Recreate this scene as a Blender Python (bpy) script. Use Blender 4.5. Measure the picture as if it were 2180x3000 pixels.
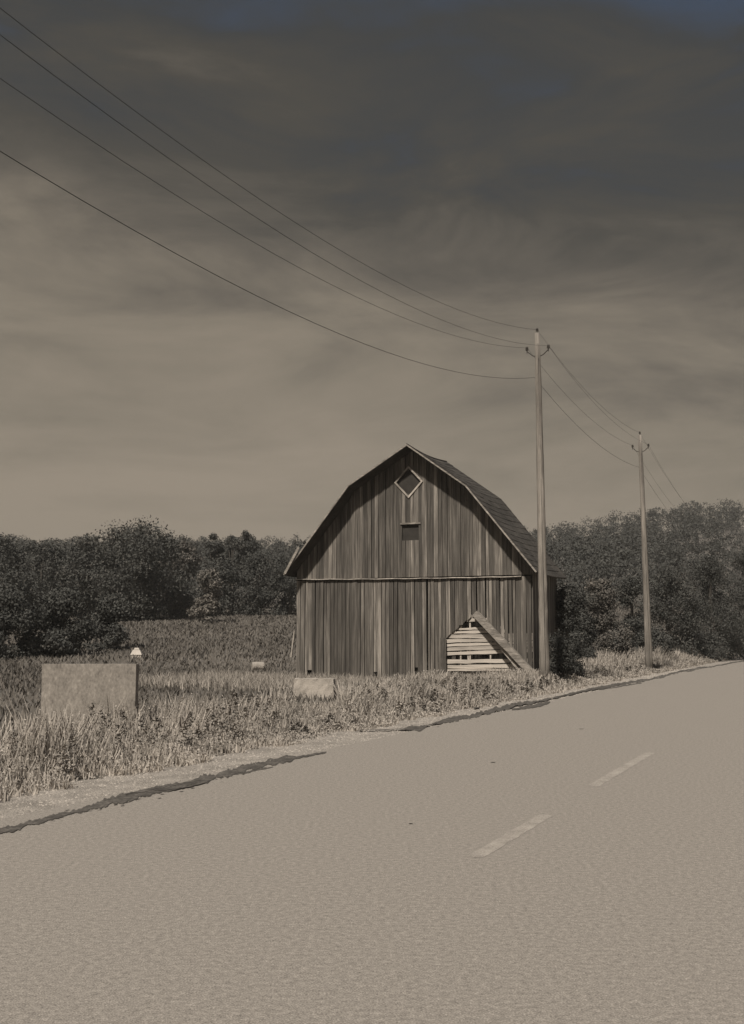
import bpy, math, random
import numpy as np
from mathutils import Vector

random.seed(7); RNG = np.random.default_rng(11)
for o in list(bpy.data.objects): bpy.data.objects.remove(o)
S = bpy.context.scene
C = S.collection

# ------------------------------------------------------------------ camera
F, CX, CY = 3300.0, 1090.0, 1500.0            # photograph's focal length and centre, in its own pixels
PITCH = math.atan(365/3300); EYE = 1.6
cam = bpy.data.cameras.new('camera'); camo = bpy.data.objects.new('camera', cam); C.objects.link(camo)
camo.location = (0, 0, EYE); camo.rotation_euler = (math.pi/2+PITCH, 0, 0)
cam.sensor_fit = 'VERTICAL'; cam.sensor_height = 36; cam.lens = F/3000*36
cam.clip_start = .1; cam.clip_end = 6000
S.camera = camo

# ------------------------------------------------------------------ sky
SUN_EL, SUN_AZ = math.radians(50), math.radians(203)   # azimuth measured clockwise from +Y: behind the camera, a little left
w = bpy.data.worlds.new('World'); S.world = w; w.use_nodes = True
nt = w.node_tree; nt.nodes.clear(); N = nt.nodes.new; L = nt.links.new
out = N('ShaderNodeOutputWorld'); bg = N('ShaderNodeBackground'); bg.inputs['Strength'].default_value = .1
sky = N('ShaderNodeTexSky'); sky.sky_type = 'NISHITA'; sky.sun_disc = False
sky.sun_elevation = SUN_EL; sky.sun_rotation = SUN_AZ; sky.dust_density = 3
hs = N('ShaderNodeHueSaturation'); hs.inputs['Saturation'].default_value = .25; L(sky.outputs[0], hs.inputs['Color'])
tc = N('ShaderNodeTexCoord'); sep = N('ShaderNodeSeparateXYZ'); L(tc.outputs['Generated'], sep.inputs[0])
mp = N('ShaderNodeMapping'); mp.inputs['Scale'].default_value = (2.2, 2.2, 7.5); mp.inputs['Rotation'].default_value = (0, .28, .1)
L(tc.outputs['Generated'], mp.inputs[0])
n1 = N('ShaderNodeTexNoise'); n1.inputs['Scale'].default_value = 1.7; n1.inputs['Detail'].default_value = 9; n1.inputs['Roughness'].default_value = .62
n1.inputs['Distortion'].default_value = .5; L(mp.outputs[0], n1.inputs['Vector'])
def math_node(op, a, b=None, c=None):
    m = N('ShaderNodeMath'); m.operation = op
    for i, x in enumerate((a, b, c)):
        if x is None: continue
        if isinstance(x, (int, float)): m.inputs[i].default_value = x
        else: L(x, m.inputs[i])
    return m.outputs[0]
el = math_node('ADD', sep.outputs['Z'], math_node('MULTIPLY', math_node('SUBTRACT', n1.outputs['Fac'], .5), .42))
el = math_node('ADD', el, math_node('MULTIPLY', sep.outputs['X'], .15))      # the cloud deck hangs lower on the right
rp = N('ShaderNodeValToRGB'); L(el, rp.inputs[0]); R = rp.color_ramp
R.elements[0].position = 0; R.elements[0].color = (.215, .177, .134, 1)
R.elements[1].position = 1; R.elements[1].color = (.024, .040, .070, 1)
for p, c in ((.10, (.215, .177, .134)), (.21, (.158, .133, .099)), (.31, (.082, .070, .054)), (.39, (.040, .036, .029)), (.45, (.026, .027, .027)), (.55, (.024, .038, .064))):
    e = R.elements.new(p); e.color = (*c, 1)
vm = N('ShaderNodeVectorMath'); vm.operation = 'SCALE'; vm.inputs['Scale'].default_value = 10; L(rp.outputs[0], vm.inputs[0])
mx = N('ShaderNodeMix'); mx.data_type = 'RGBA'; mx.inputs['Factor'].default_value = .96
L(hs.outputs[0], mx.inputs['A']); L(vm.outputs[0], mx.inputs['B'])
L(mx.outputs['Result'], bg.inputs[0]); L(bg.outputs[0], out.inputs[0])

# ------------------------------------------------------------------ sun
sl = bpy.data.lights.new('sun', 'SUN'); so = bpy.data.objects.new('sun', sl); C.objects.link(so)
sl.energy = 3.3; sl.angle = math.radians(3); sl.color = (1, .93, .83)
sd = Vector((math.sin(SUN_AZ)*math.cos(SUN_EL), math.cos(SUN_AZ)*math.cos(SUN_EL), math.sin(SUN_EL)))
so.rotation_euler = sd.to_track_quat('Z', 'Y').to_euler()
S.view_settings.view_transform = 'Standard'; S.view_settings.look = 'None'
S.view_settings.exposure = 0.45; S.view_settings.gamma = 1; S.view_settings.use_curve_mapping = False

# ------------------------------------------------------------------ geometry of the place
BETA = math.radians(22.75); SB, CB = math.sin(BETA), math.cos(BETA)
def P(u, v, z=0.):                     # u runs along the road, v across it to the left
    return Vector((u*SB - v*CB, u*CB + v*SB, z))
def UV(x, y): return x*SB + y*CB, -x*CB + y*SB
def ray(px, py):
    dx, dy = (px-CX)/F, (CY-py)/F
    c, s = math.cos(PITCH), math.sin(PITCH)
    return Vector((dx, c - dy*s, s + dy*c))
def on_u(px, py, u):                   # point of the upright plane across the road at u: returns (v, z)
    r = ray(px, py); k = u/(r.x*SB + r.y*CB); p = r*k
    return UV(p.x, p.y)[1], p.z + EYE
def on_y(px, py, y):
    r = ray(px, py); p = r*(y/r.y); return Vector((p.x, p.y, p.z+EYE))
def on_z(px, py, z=0.):
    r = ray(px, py); k = (z-EYE)/r.z; p = r*k; return Vector((p.x, p.y, z))
def sst(a, b, x):
    t = np.clip((x-a)/(b-a), 0, 1); return t*t*(3-2*t)
def sp(x, k=6.): return np.logaddexp(0, np.asarray(x)/k)*k
def H(x, y):
    x = np.asarray(x, float); y = np.asarray(y, float)
    v = -x*CB + y*SB
    z = .056*(sp(y-50) - sp(y-132))
    z = z + .098*(sp(y-140, 10) - sp(y-330, 10))*(1 + .03*np.sin(x*.03) + .62*sst(20, 105, x) + .10*sst(-40, -90, x)*0)
    z = z*sst(8.5, 24, v)
    z = z + .05*np.sin(x*.33+1)*np.sin(y*.27)*sst(9, 14, v)
    return z - .05
def hf(x, y): return float(H(x, y))
def ground_hit(px, py):
    r = ray(px, py); k = 5.
    while k < 400:
        if EYE + r.z*k < hf(r.x*k, r.y*k): break
        k += .1
    return Vector((r.x*k, r.y*k, hf(r.x*k, r.y*k)))

# ------------------------------------------------------------------ materials
def mat(name, cols, scale=(1, 1, 1), nscale=4., detail=8, rough=.9, bump=0., bscale=None, attr=None, rnd=0., positions=None, streak=None, coord='Object', fine=None):
    m = bpy.data.materials.new(name); m.use_nodes = True; t = m.node_tree; n = t.nodes; l = t.links
    b = n['Principled BSDF']; b.inputs['Roughness'].default_value = rough
    try: b.inputs['Specular IOR Level'].default_value = .25
    except Exception: pass
    tcn = n.new('ShaderNodeTexCoord'); mpn = n.new('ShaderNodeMapping'); mpn.inputs['Scale'].default_value = scale
    l.new(tcn.outputs[coord], mpn.inputs[0])
    oi = n.new('ShaderNodeObjectInfo')
    if rnd:
        add = n.new('ShaderNodeVectorMath'); add.operation = 'ADD'; sc = n.new('ShaderNodeVectorMath'); sc.operation = 'SCALE'
        cmb = n.new('ShaderNodeCombineXYZ'); 
        for i in range(3): l.new(oi.outputs['Random'], cmb.inputs[i])
        sc.inputs['Scale'].default_value = 37; l.new(cmb.outputs[0], sc.inputs[0]); l.new(mpn.outputs[0], add.inputs[0]); l.new(sc.outputs[0], add.inputs[1]); vec = add.outputs[0]
    else: vec = mpn.outputs[0]
    no = n.new('ShaderNodeTexNoise'); no.inputs['Scale'].default_value = nscale; no.inputs['Detail'].default_value = detail; no.inputs['Roughness'].default_value = .62
    l.new(vec, no.inputs['Vector'])
    fac = no.outputs['Fac']
    def mth(op, a, bb):
        q = n.new('ShaderNodeMath'); q.operation = op
        for i, x in enumerate((a, bb)):
            if isinstance(x, (int, float)): q.inputs[i].default_value = x
            else: l.new(x, q.inputs[i])
        return q.outputs[0]
    if fine:                                          # a second, finer grain
        n2 = n.new('ShaderNodeTexNoise'); n2.inputs['Scale'].default_value = fine[0]; n2.inputs['Detail'].default_value = 4
        l.new(vec, n2.inputs['Vector']); fac = mth('ADD', fac, mth('MULTIPLY', mth('SUBTRACT', n2.outputs['Fac'], .5), fine[1]))
    if rnd: fac = mth('ADD', fac, mth('MULTIPLY', mth('SUBTRACT', oi.outputs['Random'], .5), rnd))
    if attr:
        at = n.new('ShaderNodeAttribute'); at.attribute_name = attr[0]
        fac = mth('ADD', mth('MULTIPLY', fac, 1-attr[1]), mth('MULTIPLY', at.outputs['Fac'], attr[1]))
    rr = n.new('ShaderNodeValToRGB'); l.new(fac, rr.inputs[0]); cr = rr.color_ramp
    pos = positions or [.3 + .4*i/(len(cols)-1) for i in range(len(cols))]
    cr.elements[0].position = pos[0]; cr.elements[0].color = (*cols[0], 1)
    cr.elements[1].position = pos[-1]; cr.elements[1].color = (*cols[-1], 1)
    for p_, c_ in list(zip(pos, cols))[1:-1]:
        e = cr.elements.new(p_); e.color = (*c_, 1)
    l.new(rr.outputs[0], b.inputs['Base Color'])
    if bump:
        bn = n.new('ShaderNodeTexNoise'); bn.inputs['Scale'].default_value = bscale or nscale*4; bn.inputs['Detail'].default_value = 6
        l.new(vec, bn.inputs['Vector']); bp = n.new('ShaderNodeBump'); bp.inputs['Strength'].default_value = min(1, bump); bp.inputs['Distance'].default_value = .01 if bump < 1 else .03
        l.new(bn.outputs['Fac'], bp.inputs['Height']); l.new(bp.outputs[0], b.inputs['Normal'])
    return m
def W(v, k=1.): return (v*1.06, v*.95*k, v*.83*k)              # a warm grey of value v
def Cg(v): return (v*1.0, v*.99, v*.90)                          # a leaf grey of value v
M = {}
M['asphalt'] = mat('asphalt', [W(.11), W(.245), W(.285), W(.47)], nscale=26, detail=6, rough=.95, bump=.5, bscale=120, fine=(110, 1.5), positions=[.08, .42, .58, .95])
M['gravel'] = mat('gravel', [W(.22), W(.33), W(.42)], nscale=2.2, detail=12, bump=2, bscale=50, fine=(60, 1.1))
M['stone_chip'] = mat('stone_chip', [W(.20), W(.31), W(.40)], nscale=4, attr=('tone', .8))
M['tar'] = mat('tar', [W(.060), W(.085), W(.16)], nscale=6, detail=8, rough=.75, bump=.6, bscale=60, fine=(35, .9))
M['marking'] = mat('worn_paint', [W(.23), W(.29), W(.34), W(.40)], nscale=5, detail=12, fine=(60, 1.2), bump=.5, bscale=55)
M['soil'] = mat('field_soil', [W(.08), W(.12), W(.17)], nscale=.12, detail=12, bump=2, bscale=8, fine=(2.5, .6), coord='Object')
M['forest_floor'] = mat('hill_soil', [Cg(.03), Cg(.045), Cg(.06)], nscale=.1)
M['blade'] = mat('weed_blades', [W(.14), W(.27), W(.39), W(.49)], nscale=.28, detail=4, attr=('tone', .72), positions=[.12, .4, .66, .95])
M['field_blade'] = mat('field_blades', [W(.08), W(.13), W(.19)], nscale=.10, detail=5, attr=('tone', .5), positions=[.2, .5, .85])
M['leaf'] = mat('dark_leaves', [Cg(.045), Cg(.075), W(.13)], nscale=.25, attr=('tone', .75), positions=[.15, .55, .95])
M['leaf_far'] = mat('far_leaves', [Cg(.045), Cg(.065), Cg(.095)], nscale=.04, attr=('tone', .7), positions=[.15, .55, .95])
M['leaf_pale'] = mat('pale_leaves', [Cg(.06), W(.12), W(.24)], nscale=.3, attr=('tone', .75), positions=[.15, .55, .95])
M['bark'] = mat('bark', [W(.05), W(.10)], scale=(1, 1, .3), nscale=5, bump=1, bscale=14)
M['siding'] = mat('grey_siding', [W(.05), W(.085), W(.122), W(.175), W(.32)], scale=(1, 1, .055), nscale=14, detail=12, bump=.8, bscale=30, rnd=.34, positions=[.24, .42, .54, .65, .80], coord='Object', fine=(9, .5))
M['slat'] = mat('pale_slat', [W(.28), W(.44), W(.56)], scale=(.06, .06, 1), nscale=14, detail=8, bump=.7, bscale=30, rnd=.2)
M['trim'] = mat('pale_trim', [W(.20), W(.34), W(.48)], nscale=3, detail=8, rnd=.15, bump=.4)
M['belt'] = mat('belt_trim', [W(.16), W(.34), W(.48)], nscale=1.2, detail=9, bump=.4, fine=(9, .8))
M['frame'] = mat('barn_timber', [W(.06), W(.10)], nscale=3)
M['beam'] = mat('old_beam', [W(.15), W(.25), W(.38)], scale=(.25, .25, 1), nscale=7, detail=9, bump=1, bscale=20, rnd=.25, fine=(20, .4))
M['shingle'] = mat('dark_shingle', [W(.04), W(.062), W(.09)], nscale=1.6, detail=10, bump=1, bscale=16, fine=(14, .6))
M['pole'] = mat('pole_wood', [W(.13), W(.20), W(.30)], scale=(1, 1, .10), nscale=9, detail=10, bump=.9, bscale=24, rnd=.1, fine=(5, .5))
M['iron'] = mat('iron', [W(.04), W(.07)], nscale=8, rough=.6)
M['glass'] = mat('porcelain', [W(.05), W(.08)], nscale=4, rough=.3)
M['wire'] = mat('wire', [W(.03), W(.04)], nscale=4, rough=.6)
M['concrete'] = mat('old_concrete', [W(.22), W(.36), W(.46)], nscale=3, detail=14, bump=.8, bscale=30, rnd=.1, fine=(40, .5))
M['old_wall'] = mat('old_wall', [W(.15), W(.22), W(.27), W(.36)], scale=(1, 1, .6), nscale=7, detail=14, bump=.5, bscale=60, fine=(30, 1.0), positions=[.2, .4, .6, .85])
M['whitemetal'] = mat('white_panel', [W(.42), W(.52)], nscale=3, rough=.6)
M['hay'] = mat('hay', [W(.24), W(.34), W(.42)], nscale=5, detail=10, bump=1)
M['dark'] = mat('dark_inside', [W(.03), W(.045)], nscale=4)  # near-black fill of window and loft door: unlit inside put into the colour

# ------------------------------------------------------------------ mesh helpers
def tag(o, label=None, cat=None, group=None, kind=None):
    if label: o['label'] = label
    if cat: o['category'] = cat
    if group: o['group'] = group
    if kind: o['kind'] = kind
    return o
def link(name, me, parent=None, m=None):
    if m is not None and not me.materials: me.materials.append(M[m])
    o = bpy.data.objects.new(name, me); C.objects.link(o)
    if parent: o.parent = parent
    return o
def empty(name, loc=(0, 0, 0), rz=0):
    o = bpy.data.objects.new(name, None); C.objects.link(o); o.location = loc; o.rotation_euler.z = rz
    o.empty_display_size = .3; return o
def pyd(name, vs, fs, m, parent=None, smooth=False):
    me = bpy.data.meshes.new(name); me.from_pydata([tuple(v) for v in vs], [], fs); me.update()
    if smooth: me.polygons.foreach_set('use_smooth', [True]*len(me.polygons))
    return link(name, me, parent, m)
def npmesh(name, verts, quads, tone, m, parent=None, k=4):
    me = bpy.data.meshes.new(name); nv, nq = len(verts), len(quads)
    me.vertices.add(nv); me.vertices.foreach_set('co', np.asarray(verts, np.float32).ravel())
    me.loops.add(nq*k); me.loops.foreach_set('vertex_index', np.asarray(quads, np.int32).ravel())
    me.polygons.add(nq); me.polygons.foreach_set('loop_start', np.arange(0, nq*k, k, dtype=np.int32)); me.polygons.foreach_set('loop_total', np.full(nq, k, np.int32))
    me.update(calc_edges=True)
    if tone is not None:
        a = me.attributes.new('tone', 'FLOAT', 'POINT'); a.data.foreach_set('value', np.asarray(tone, np.float32))
    return link(name, me, parent, m)
BOXF = [(0, 3, 2, 1), (4, 5, 6, 7), (0, 1, 5, 4), (1, 2, 6, 5), (2, 3, 7, 6), (3, 0, 4, 7)]
def prism(poly, n):                                     # poly: list of points (Vector), n: extrusion vector
    k = len(poly); vs = list(poly) + [p + n for p in poly]
    fs = [tuple(range(k))[::-1], tuple(range(k, 2*k))] + [(i, (i+1) % k, (i+1) % k + k, i+k) for i in range(k)]
    return vs, fs
def join(parts):
    vs, fs = [], []
    for a, b in parts:
        o = len(vs); vs += list(a); fs += [tuple(i+o for i in f) for f in b]
    return vs, fs
def tube(pts, rad, n=10, cap=True):
    vs, fs = [], []
    for i, p in enumerate(pts):
        a = pts[max(0, i-1)]; b = pts[min(len(pts)-1, i+1)]; d = (Vector(b)-Vector(a)).normalized()
        q = d.to_track_quat('Z', 'Y'); r = rad[i] if isinstance(rad, (list, tuple)) else rad
        for k in range(n):
            t = 2*math.pi*k/n; vs.append(Vector(p) + q @ Vector((math.cos(t)*r, math.sin(t)*r, 0)))
    for i in range(len(pts)-1):
        for k in range(n): fs.append((i*n+k, i*n+(k+1) % n, (i+1)*n+(k+1) % n, (i+1)*n+k))
    if cap: fs += [tuple(range(n))[::-1], tuple(range((len(pts)-1)*n, len(pts)*n))]
    return vs, fs
def beam_mesh(a, b, wd, hd, n=8, jit=.0, side=None):    # a roughly square timber from a to b
    a, b = Vector(a), Vector(b); d = (b-a).normalized(); s = (side or Vector((0, 0, 1)).cross(d)).normalized(); t = d.cross(s).normalized()
    vs, fs = [], []
    for i in range(n+1):
        c = a + (b-a)*i/n
        for sx, sy in ((-1, -1), (1, -1), (1, 1), (-1, 1)):
            j = Vector((random.uniform(-jit, jit), random.uniform(-jit, jit), random.uniform(-jit, jit)))
            vs.append(c + s*sx*wd/2 + t*sy*hd/2 + j)
    for i in range(n):
        for k in range(4): fs.append((i*4+k, i*4+(k+1) % 4, (i+1)*4+(k+1) % 4, (i+1)*4+k))
    fs += [(3, 2, 1, 0), (n*4, n*4+1, n*4+2, n*4+3)]
    return vs, fs

# ------------------------------------------------------------------ ground, hill, road
def grid(name, xs, ys, m):
    X, Y = np.meshgrid(xs, ys); Z = H(X, Y); nx, ny = len(xs), len(ys)
    vs = np.stack([X, Y, Z], -1).reshape(-1, 3)
    i = (np.arange(ny-1)[:, None]*nx + np.arange(nx-1)[None]).ravel()
    o = npmesh(name, vs, np.stack([i, i+1, i+nx+1, i+nx], 1), None, m)
    o.data.polygons.foreach_set('use_smooth', [True]*len(o.data.polygons)); return o
xs = np.concatenate([np.linspace(-2500, -300, 12), np.linspace(-280, -42, 30), np.arange(-40, 60, 1.), np.linspace(62, 320, 34), np.linspace(380, 2600, 12)])
ys = np.concatenate([np.linspace(-900, -40, 10), np.arange(-30, 150, 1.2), np.linspace(152, 400, 50), np.linspace(430, 3500, 16)])
tag(grid('ground', xs, ys, 'soil'), kind='structure')

def strip(name, us, v0, v1, z, m, j0=0., j1=0., thick=.06):
    vs = []
    for u in us:
        a = P(u, v0 + random.uniform(-j0, j0), z); b = P(u, v1 + random.uniform(-j1, j1), z)
        vs += [a, b, a - Vector((0, 0, thick)), b - Vector((0, 0, thick))]
    fs = []
    for i in range(len(us)-1):
        o = i*4; fs += [(o+4, o+5, o+1, o), (o+2, o, o+4, o+6)[::-1], (o+1, o+3, o+7, o+5)[::-1]]
    return tag(pyd(name, vs, fs, m), kind='structure')
us = list(np.arange(-60, 130, .25)) + list(np.arange(130, 1500, 20.))
V_EDGE = 6.95
road = strip('road', us, -1.9, V_EDGE, 0, 'asphalt', 0, .035)
strip('gravel_shoulder', us, V_EDGE-.25, 8.05, -.022, 'gravel', 0, .10, .05)
strip('near_shoulder', us, -3.2, -1.8, -.022, 'gravel', .12, 0, .05)

# tar seam along the edge of the paving (traced widths in the photograph's pixels, laid on the road)
def seam(pts, seed, jag=.55):
    rr = random.Random(seed); vs = []; fs = []; 
    P0 = [(x, y, wd) for x, y, wd in pts]; samples = []
    for (x0, y0, w0), (x1, y1, w1) in zip(P0, P0[1:]):
        k = max(2, int(abs(x1-x0)/3))
        for i in range(k): t = i/k; samples.append((x0+(x1-x0)*t, y0+(y1-y0)*t, w0+(w1-w0)*t))
    samples.append(P0[-1]); off = ja = jb = 0
    for i, (x, y, wd) in enumerate(samples):
        off = off*.7 + rr.uniform(-.07, .07)*(3+wd)
        ja = ja*.75 + rr.uniform(-jag, jag)*.6; jb = jb*.75 + rr.uniform(-jag, jag)*.6; a = max(.6, wd/2*(1+ja)); b = max(.6, wd/2*(1+jb))
        zz = .004+.003*(seed % 4); vs += [on_z(x, y+off-a, zz), on_z(x, y+off+b, zz)]
        if i: o = len(vs)-4; fs.append((o+1, o+3, o+2, o))
    return pyd('tar_seam', vs, fs, 'tar', road)
seam([(-60, 2452, 12), (60, 2420, 16), (160, 2392, 12), (250, 2370, 14), (330, 2346, 24), (420, 2326, 16), (500, 2306, 16), (560, 2292, 10), (600, 2279, 26), (640, 2270, 16), (690, 2256, 24), (760, 2240, 12), (835, 2225, 17), (870, 2219, 6), (956, 2203, 4)], 1)
seam([(364, 2327, 3), (410, 2318, 5), (470, 2305, 7), (540, 2294, 5), (590, 2283, 7)], 2)
seam([(452, 2314, 3), (520, 2309, 5), (580, 2297, 4), (612, 2286, 6)], 3)
seam([(690, 2268, 4), (740, 2258, 6), (800, 2247, 3)], 4)
seam([(1050, 2139, 1.5), (1180, 2136, 2.5), (1196, 2134, 9), (1232, 2132, 10), (1250, 2126, 5), (1330, 2108, 12), (1420, 2088, 15), (1490, 2070, 15), (1560, 2057, 9), (1640, 2040, 6), (1720, 2021, 6), (1800, 2006, 8), (1890, 1992, 7), (2000, 1966, 6), (2100, 1950, 4), (2260, 1922, 3)], 5, .7)
seam([(1500, 2078, 4), (1560, 2068, 9), (1600, 2059, 10), (1612, 2056, 3)], 6, .5)
seam([(1388, 2074, 5), (1404, 2073, 6)], 7)
seam([(1760, 2021, 2), (1830, 2008, 4), (1880, 2001, 2)], 8)
def crumbs():                                             # broken bits of tar beside the seam
    vs, fs = [], []; rr = random.Random(9)
    for (x0, x1, f) in ((-40, 950, lambda x: 2440-(x+20)*.243), (1190, 2000, lambda x: 2134-(x-1190)*.206)):
        for _ in range(60):
            x_ = rr.uniform(x0, x1); y_ = f(x_)+rr.gauss(0, 9); c = on_z(x_, y_, .005); u_, v_ = UV(c.x, c.y)
            if v_ > V_EDGE-.1: continue
            n_ = rr.randint(5, 8); q = rr.uniform(.006, .022); o = len(vs)
            vs += [c + (P(math.cos(t*2*math.pi/n_)*q*rr.uniform(.8, 3), math.sin(t*2*math.pi/n_)*q*rr.uniform(.5, 1))-P(0, 0)) for t in range(n_)]; fs.append(tuple(range(o, o+n_))[::-1])
    o = pyd('tar_crumbs', vs, fs, 'tar', road); o['kind'] = 'stuff'
crumbs()
# worn centre dashes
def dash(a, b, w_):
    (x0, y0), (x1, y1) = a, b; p, q = on_z(x0, y0), on_z(x1, y1); uu0, v0 = UV(p.x, p.y); uu1, v1 = UV(q.x, q.y); v = (v0+v1)/2
    vs, fs, n = [], [], 40
    for i in range(n+1):
        u = uu0 + (uu1-uu0)*i/n; vs += [P(u, v-w_/2+random.uniform(-.006, .006), .002), P(u, v+w_/2+random.uniform(-.006, .006), .002)]
        if i: o = len(vs)-4; fs.append((o, o+2, o+3, o+1))
    return pyd('lane_marking', vs, fs, 'marking', road)
dash((1392, 2512), (1600, 2388), .13)
dash((1738, 2303), (1905, 2205), .13)
# three small tar spots
def spot(px, py, r):
    c = on_z(px, py, .006); vs = [c + Vector((math.cos(t)*r*random.uniform(.7, 1.2), math.sin(t)*r*random.uniform(.8, 1.4), 0)) for t in [i*math.pi/5 for i in range(10)]]
    pyd('tar_spot', vs, [tuple(range(10))], 'tar', road)
spot(1445, 2233, .035); spot(1203, 2412, .02); spot(1703, 2135, .04)

# loose stones on the shoulder
def scatter_stones(n):
    u = RNG.uniform(2, 60, n)**1.0; v = RNG.uniform(6.9, 8.5, n); x = u*SB-v*CB; y = u*CB+v*SB
    s = RNG.uniform(.005, .017, n)*(1+y/60)
    base = np.array([(0, 0, .7), (1, 0, 0), (.2, .9, 0), (-.9, .3, 0), (-.3, -.9, 0)])
    q = np.array([(0, 1, 2), (0, 2, 3), (0, 3, 4), (0, 4, 1)])
    a = RNG.uniform(0, 6.28, n); ca, sa = np.cos(a), np.sin(a)
    bx = base[None, :, 0]*s[:, None]; by = base[None, :, 1]*s[:, None]*RNG.uniform(.6, 1, n)[:, None]; bz = base[None, :, 2]*s[:, None]
    vx = x[:, None] + bx*ca[:, None] - by*sa[:, None]; vy = y[:, None] + bx*sa[:, None] + by*ca[:, None]; vz = np.where(v < V_EDGE, 0, -.022)[:, None] + bz
    vs = np.stack([vx, vy, vz], -1).reshape(-1, 3); qs = (np.arange(n)[:, None, None]*5 + q[None]).reshape(-1, 3)
    return npmesh('loose_gravel', vs, qs, np.repeat(RNG.uniform(0, 1, n), 5), 'stone_chip', k=3)
tag(scatter_stones(16000), 'small loose stones scattered on the gravel shoulder between road and weeds', 'gravel', kind='stuff')

# ------------------------------------------------------------------ grass
def blades(name, x, y, h, wd, tone, m, lean=.35, z0=None):
    n = len(x); a = RNG.uniform(0, 2*np.pi, n); ca, sa = np.cos(a), np.sin(a); b = RNG.uniform(0, 2*np.pi, n)
    l = RNG.uniform(.05, lean, n)*h; z = H(x, y) if z0 is None else z0
    def pt(f, off, wv): return np.stack([x + ca*wv*wd + np.cos(b)*l*off, y + sa*wv*wd + np.sin(b)*l*off, z - .02 + h*f], -1)
    V = np.stack([pt(0, 0, -.5), pt(0, 0, .5), pt(.55, .3, .42), pt(.55, .3, -.42), pt(1, 1, .08), pt(1, 1, -.08)], 1).reshape(-1, 3)
    i = np.arange(n)[:, None]*6; Q = np.concatenate([i+np.array([[0, 1, 2, 3]]), i+np.array([[3, 2, 4, 5]])], 0)
    return npmesh(name, V, Q, np.repeat(tone, 6), m)
def patch(x, y, s, ph):                                  # soft clumping of the weeds
    return .5 + .25*np.sin(x/s+ph+1.7*np.sin(y/s*.7)) + .25*np.sin(y/s*1.3+ph*2+1.3*np.sin(x/s*1.1))
def inbarn(u, v, pad=0): return (u > 37.4-pad) & (u < 42) & (v > 9.6-pad) & (v < 18.9+pad)
n = 235000
u = RNG.uniform(3, 110, n); u = 3 + (u-3)**1.35/107**.35; v = 7.75 + RNG.random(n)**1.25*8
edge = 7.85 + .22*np.sin(u*1.9) + .15*np.sin(u*4.7+1) + .08*np.sin(u*11)
keep = (v > edge+RNG.exponential(.05, n)) & ~inbarn(u, v) & (v < 10.1 + .13*np.clip(u-13, -3, 30) + RNG.normal(0, .35, n)); u, v, edge = u[keep], v[keep], edge[keep]
x, y = u*SB-v*CB, u*CB+v*SB
px = CX + F*x/y; keep = (px > -350) & (px < 2500); x, y, u, v, edge = x[keep], y[keep], u[keep], v[keep], edge[keep]
base = .12 + .36*sst(0, 1.8, v-edge)
base = base*(1.0 - .12*sst(14, 30, u) + .75*sst(42, 60, u))
base = base + .20*np.exp(-((u-33.8)/2.3)**2 - ((v-9.1)/.9)**2)
base = base + .30*((np.abs(y-16.7) < .65) & (CX+F*x/y < 425))
lane = (np.abs(CX+F*x/y-922) < 62+25*patch(x, y, .5, 1.)) & (y > 17) & (y < 29.9); base = np.where(lane, base*np.where(y > 24, .16, .5), base)
cl = patch(x, y, .8, 1.) ; cl2 = patch(x, y, 2.7, 4.)
h = base*(.42 + .85*cl*RNG.uniform(.4, 1.35, len(x)) + .25*cl2)
tone = np.clip(.38 + .36*patch(x, y, .42, 2.3) + .34*(cl2-.5) + RNG.normal(0, .19, len(x)), 0, 1)
tag(blades('roadside_weeds', x, y, h, .008 + .0010*y, tone, 'blade', .5), 'dry pale knee high weeds and grass along the roadside shoulder', 'grass', kind='stuff')
# flat leaves and seed heads among the weeds: little facets on the stems
def facets(name, x, y, z, s, tone, m, up=.6, parent=None):
    n = len(x); nrm = RNG.normal(0, 1, (n, 3)); nrm[:, 2] = np.abs(nrm[:, 2])*1.0 + up; nrm /= np.linalg.norm(nrm, axis=1)[:, None]
    t = np.cross(nrm, RNG.normal(0, 1, (n, 3))); t /= np.linalg.norm(t, axis=1)[:, None]; b = np.cross(nrm, t)
    c = np.stack([x, y, z], -1); s = s[:, None]
    V = np.stack([c - t*s, c - b*s*.55, c + t*s, c + b*s*.55], 1).reshape(-1, 3)
    Q = np.arange(n*4).reshape(-1, 4); return npmesh(name, V, Q, np.repeat(tone, 4), m, parent)
k = RNG.random(len(x)) < .75; xx, yy, hh = x[k], y[k], h[k]
tag(facets('weed_leaves', xx+RNG.normal(0, .04, k.sum()), yy+RNG.normal(0, .04, k.sum()), H(xx, yy)+hh*RNG.uniform(.35, 1.02, k.sum()), .010+.0005*yy, np.clip(.08+tone[k]*.85+RNG.normal(0, .14, k.sum()), 0, .9), 'blade'),
    'small broad weed leaves and seed heads mixed through the roadside grass', 'weeds', kind='stuff')
fx, fy, fz, ft = [], [], [], []
for _ in range(420):
    u_ = RNG.uniform(6, 60); v_ = 8.15 + RNG.random()*2.6; x_, y_ = u_*SB-v_*CB, u_*CB+v_*SB; hgt = RNG.uniform(.25, .62)*(1.1-.30*float(sst(14, 30, u_))); q = 110
    if abs(CX+F*x_/y_-922) < 95 and 15 < y_ < 30: hgt *= .3
    tt = RNG.random(q)**.7; w0 = RNG.uniform(.06, .16)
    fx.append(x_+RNG.normal(0, 1, q)*w0*(1.1-tt)); fy.append(y_+RNG.normal(0, 1, q)*w0*(1.1-tt)); fz.append(hf(x_, y_)+hgt*tt); ft.append(np.clip(RNG.uniform(.02, .5)+RNG.normal(0, .1, q), 0, 1))
fx, fy, fz, ft = map(np.concatenate, (fx, fy, fz, ft))
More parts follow.
